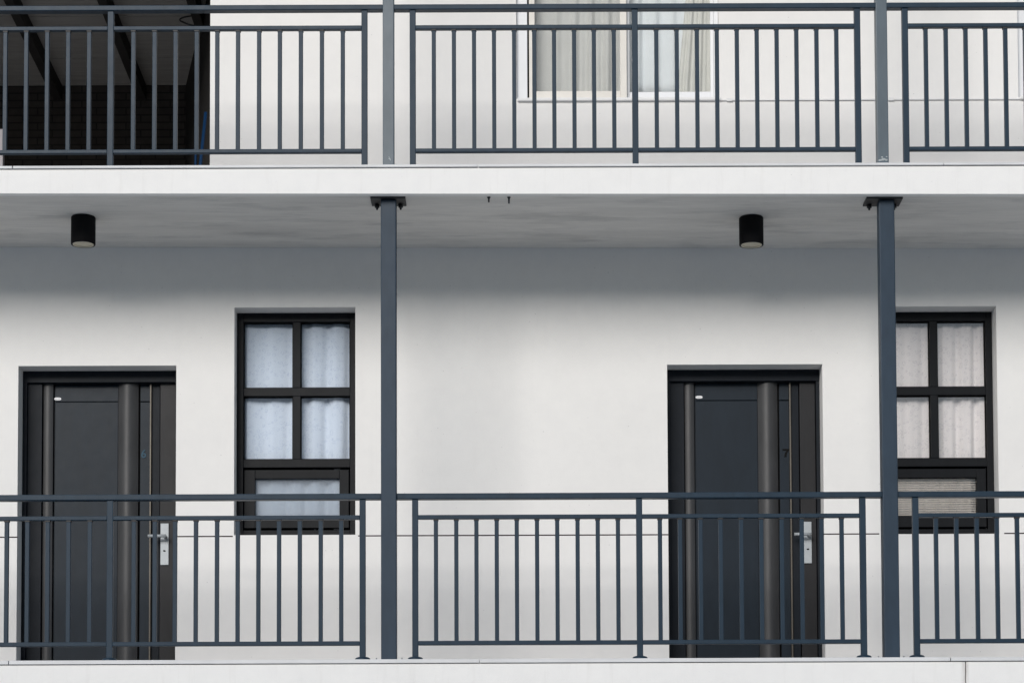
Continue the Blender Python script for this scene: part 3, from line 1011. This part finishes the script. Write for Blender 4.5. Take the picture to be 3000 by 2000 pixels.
def make_railing(level, ends, post_px, bal_px, label, py_mid):
    """ends: world x of the two ends of the hand rail"""
    up = level == 2
    zf = Z2 if up else Z1
    if up:
        h_t, h_b = wz(1500, 12, YR - .03), wz(1500, 26.8, YR - .03)
        m_t, m_b = wz(1500, 73, YR - .019), wz(1500, 84.3, YR - .019)
        b_t, b_b = wz(1500, 433.7, YR - .02), wz(1500, 444.3, YR - .02)
    else:
        h_t, h_b = wz(1500, 1443, YR - .03), wz(1500, 1459.3, YR - .03)
        m_t, m_b = wz(1500, 1506.3, YR - .019), wz(1500, 1518, YR - .019)
        b_t, b_b = wz(1500, 1874.7, YR - .02), wz(1500, 1886.7, YR - .02)
    xa, xb = ends
    t = thing('balcony_railing', label, 'railing', ((xa + xb) / 2, YR, zf), 'slate steel balcony railings')
    MB().box(xa, xb, YR - 0.031, YR + 0.031, h_b, h_t).build('handrail', RAIL, t, bevel=0.004)
    hw = 0.0195
    posts = [p if isinstance(p, tuple) else (wx(p, py_mid, YR - 0.02), True) for p in post_px]
    posts = [p[0] for p in posts]
    for x in posts:
        po = MB().box(x - hw, x + hw, YR - 0.0195, YR + 0.0195, zf + 0.001, h_b + 0.002).build('railing_post', RAIL, t, bevel=0.003)
        c_ = MB()
        c_.lathe(x, YR, [(0.049, zf + 0.0005), (0.049, zf + 0.019), (0.044, zf + 0.026), (0.031, zf + 0.0305), (0.021, zf + 0.032)], 28)
        c_.build('base_flange', RAIL, po)
    # rails between neighbouring posts
    segs = list(zip(posts[:-1], posts[1:]))
    if xa < posts[0] - 0.3: segs.insert(0, (xa - hw, posts[0]))
    if xb > posts[-1] + 0.3: segs.append((posts[-1], xb + hw))
    for a, b_ in segs:
        MB().box(a + hw, b_ - hw, YR - 0.019, YR + 0.019, m_b, m_t).build('mid_rail', RAIL, t, bevel=0.003)
        MB().box(a + hw, b_ - hw, YR - 0.0195, YR + 0.0195, b_b, b_t).build('bottom_rail', RAIL, t, bevel=0.003)
    # balusters: one mesh per level, copied
    bw = 0.0135
    xs = [wx(p, py_mid, YR - bw) if not isinstance(p, tuple) else p[0] for p in bal_px]
    for x in xs:
        if level not in bal_mesh:
            m = MB(); m.box(-bw, bw, -bw, bw, b_t - zf - 0.002, m_b - zf - 0.008)
            tmp = m.build('baluster', RAIL, None, bevel=0.0025)
            k = MB(); k.box(-0.0165, 0.0165, -0.0165, 0.0165, -0.009, 0.002)
            kt = k.build('baluster_cap', BLACK, None, bevel=0.0015)
            bal_mesh[level] = (tmp, kt)
            o, cp = tmp, kt
        else:
            o = bal_mesh[level][0].copy(); cp = bal_mesh[level][1].copy()
            col.objects.link(o); col.objects.link(cp)
        o.parent = t
        o.location = (x - (xa + xb) / 2, 0, 0)
        cp.parent = o
        cp.location = (0, 0, m_b - zf - 0.001)
    return t


def more(px, step, n, py, Y):
    """world x positions continuing a row of balusters outside the frame"""
    return [(wx(px + step * k, py, Y), True) for k in range(1, n + 1)]


yb_ = YR - 0.0135
XL, XR = X0 + 0.05, X1 - 0.05
make_railing(2, (XL, pu1 - 0.036), [(wx(-420, 250, YR), 1), 323, 1067.5],
             [14.3, 75.6, 137, 198.5, 260, 389.7, 451.8, 513.4, 575.5, 635.7, 696.6, 758.5, 819.4, 881, 942.8, 1004] + more(14.3, -61.4, 6, 250, yb_) + more(-420, -61.4, 8, 250, yb_),
             'left length of the upper railing, in front of the dark covered area', 250)
make_railing(2, (pu1 + 0.036, pu2 - 0.036), [1209, 1861, 2514],
             [1271, 1330, 1389, 1447.6, 1506.5, 1565.6, 1623.8, 1682.7, 1740.8, 1799.3, 1923.8, 1983.7, 2042.9, 2101.4, 2160.2, 2218.6, 2277, 2335, 2394, 2452.4],
             'middle length of the upper railing, in front of the sliding window', 250)
make_railing(2, (pu2 + 0.036, XR), [2654, (wx(3310, 250, YR), 1)],
             [2714.5, 2773.5, 2831.6, 2889.9, 2948.3, 3006.5] + more(3006.5, 58.6, 4, 250, yb_) + more(3310, 59, 9, 250, yb_),
             'right length of the upper railing, running out of the photo', 250)
make_railing(1, (XL, pl1 - 0.049), [(wx(-420, 1690, YR), 1), 321, 1062],
             [17.9, 78.6, 138.2, 199.5, 262, 391, 452.6, 511.8, 573, 635, 695.7, 756.4, 817, 877.9, 939.3, 999.3] + more(17.9, -61, 6, 1690, yb_) + more(-420, -61, 8, 1690, yb_),
             'left length of the lower railing, in front of door 6', 1690)
make_railing(1, (pl1 + 0.049, pl2 - 0.049), [1216.3, 1874, 2530],
             [1277.3, 1337, 1396, 1455.6, 1514.5, 1573.9, 1633.2, 1692.9, 1752.2, 1811.5, 1934.6, 1993.6, 2053.6, 2112.5, 2173, 2232, 2292, 2350.7, 2409, 2467.9],
             'middle length of the lower railing, in front of door 7', 1690)
make_railing(1, (pl2 + 0.049, XR), [2685, (wx(3340, 1690, YR), 1)],
             [2744.6, 2804.6, 2864.3, 2923.2, 2982.9] + more(2982.9, 59.5, 5, 1690, yb_) + more(3340, 59.5, 9, 1690, yb_),
             'right length of the lower railing, in front of the slatted blind window', 1690)


# ------------------------------------------------------------------ ceiling lamps
def ceiling_light(px, label):
    Yl = 0.505
    x = wx(px, 680, Yl)
    zt = soffit(x, Yl)
    h, r = 0.185, 0.081
    zb = zt - h
    t = thing('ceiling_light', label, 'ceiling light', (x, Yl, zt), 'black cylinder lights under the slab')
    hs = MB()
    hs.lathe(x, Yl, [(r - 0.004, zt + 0.002), (r, zt - 0.004), (r, zb + 0.004), (r - 0.002, zb), (r - 0.011, zb + 0.001), (r - 0.012, zb + 0.05), (0.001, zb + 0.06)], 48)
    hs.build('housing', FIX, t)
    rg = MB()
    rg.lathe(x, Yl, [(r - 0.011, zb + 0.0045), (r - 0.012, zb - 0.001), (r - 0.019, zb - 0.0005), (r - 0.020, zb + 0.006)], 48, closed=True)
    rg.build('rim_ring', ALU, t)
    rf = MB()
    rf.lathe(x, Yl, [(r - 0.021, zb + 0.004), (r - 0.030, zb + 0.024), (r - 0.048, zb + 0.042), (0.001, zb + 0.046)], 40)
    rf.build('reflector', LAMPIN, t)
    return t


ceiling_light(244, 'black cylinder ceiling light above door 6')
ceiling_light(2201, 'black cylinder ceiling light above door 7')

# screws left hanging from the soffit edge
for px, ln, lab in ((1432, 0.022, 'short dark screw hanging from the soffit edge'), (1491, 0.030, 'longer dark screw hanging from the soffit edge')):
    x = wx(px, 580, 0.075); zt = soffit(x, 0.075)
    m = MB().lathe(x, 0.075, [(0.011, zt - 0.0005), (0.011, zt - 0.006), (0.006, zt - 0.008), (0.005, zt - ln - 0.012), (0.001, zt - ln - 0.014)], 10)
    tag(m.build('screw', BLACK, base=(x, 0.075, zt)), lab, 'screw', 'screws under the slab')

# ------------------------------------------------------------------ small things in the covered area
def pole(pxa, pya, pxb, pyb, Ya, Yb, r, label):
    xa, za = at(pxa, pya, Ya); xb, zb = at(pxb, pyb, Yb)
    d = (Vector((xb, Yb, zb)) - Vector((xa, Ya, za)))
    t0 = (Z2 + 0.004 - za) / d.z             # run it down to the floor
    a = Vector((xa, Ya, za)) + d * t0
    m = MB().tube([a, (xb, Yb, zb)], r, 14)
    tag(m.build('blue_pole', BLUEP, base=a), label, 'pole', 'blue poles in the dark corner')


pole(588, 475, 603, 330, 1.75, 1.80, 0.012, 'blue pole leaning in the dark corner, close to the white wall')
pole(573, 478, 576, 320, 2.1, 2.15, 0.009, 'upright blue pole in the dark corner, hidden mostly by a baluster')
# cable loop under the ceiling
Yc = 3.2
pts = [at(590, 44, Yc), at(545, 50, Yc), at(527, 58, Yc), at(537, 66, Yc), at(572, 76, Yc), at(600, 60, Yc), at(604, 20, Yc)]
P3 = []
for i in range(len(pts) - 1):
    p0, p1, p2, p3 = pts[max(i - 1, 0)], pts[i], pts[i + 1], pts[min(i + 2, len(pts) - 1)]
    for k in range(6):
        s_ = k / 6
        q = [0.5 * ((2 * p1[c]) + (-p0[c] + p2[c]) * s_ + (2 * p0[c] - 5 * p1[c] + 4 * p2[c] - p3[c]) * s_ ** 2 + (-p0[c] + 3 * p1[c] - 3 * p2[c] + p3[c]) * s_ ** 3) for c in (0, 1)]
        P3.append((q[0], Yc, q[1]))
m = MB().tube(P3, 0.006, 8)
tag(m.build('cable', BLACK, base=P3[0]), 'loose black cable loop hanging under the ceiling of the covered area', 'cable')
# hanging lamp holder beside the beam conduit
Yh = 4.0
hx, hz = at(347, 122, Yh)
t = thing('lamp_holder', 'small black lamp holder hanging from the ceiling behind a railing post', 'lamp holder', (hx, Yh, cz(Yh)))
MB().tube([(hx, Yh, cz(Yh)), (hx, Yh, hz + 0.03)], 0.006).build('cord', BLACK, t)
MB().lathe(hx, Yh, [(0.001, hz - 0.035), (0.026, hz - 0.03), (0.03, hz + 0.01), (0.018, hz + 0.03), (0.001, hz + 0.035)], 18).build('socket', BLACK, t)
MB().tube([(hx - 0.03, Yh, hz - 0.07), (hx + 0.01, Yh, hz - 0.05), (hx + 0.035, Yh, hz - 0.085)], 0.008).build('dangling_wire', BLACK, t)
# pale post at the far left
xa = wx(3, 470, 3.4)
m = MB().box(xa - 0.03, xa + 0.025, 3.35, 3.41, Z2 + 0.001, wz(3, 384, 3.4))
tag(m.build('pale_post', PALEPOST, bevel=0.004, base=(xa, 3.38, Z2)), 'short pale post at the far left edge inside the covered area', 'post')

# ------------------------------------------------------------------ light
SUN_EL, SUN_AZ = R(18.5), R(21)            # sun stands low, in front of the facade and to the left
d = Vector((-math.sin(SUN_AZ) * math.cos(SUN_EL), -math.cos(SUN_AZ) * math.cos(SUN_EL), math.sin(SUN_EL)))
sl = bpy.data.lights.new('sun', 'SUN')
sl.energy = 3.6
sl.angle = R(36)
sl.color = (1.0, 0.972, 0.936)
so = bpy.data.objects.new('sun', sl)
so.rotation_euler = d.to_track_quat('Z', 'Y').to_euler()
so.location = (-8, -30, 20)
col.objects.link(so)

w = bpy.data.worlds.new('World')
scene.world = w
w.use_nodes = True
nt = w.node_tree
sky = nt.nodes.new('ShaderNodeTexSky')
sky.sky_type = 'NISHITA'
sky.sun_disc = False
sky.sun_elevation = SUN_EL
sky.sun_rotation = math.pi + SUN_AZ
bg = nt.nodes['Background']
bg.inputs['Strength'].default_value = 0.095
nt.links.new(sky.outputs[0], bg.inputs['Color'])

vs = scene.view_settings
vs.view_transform = 'Standard'
vs.look = 'None'
vs.gamma = 1
vs.exposure = 0.13
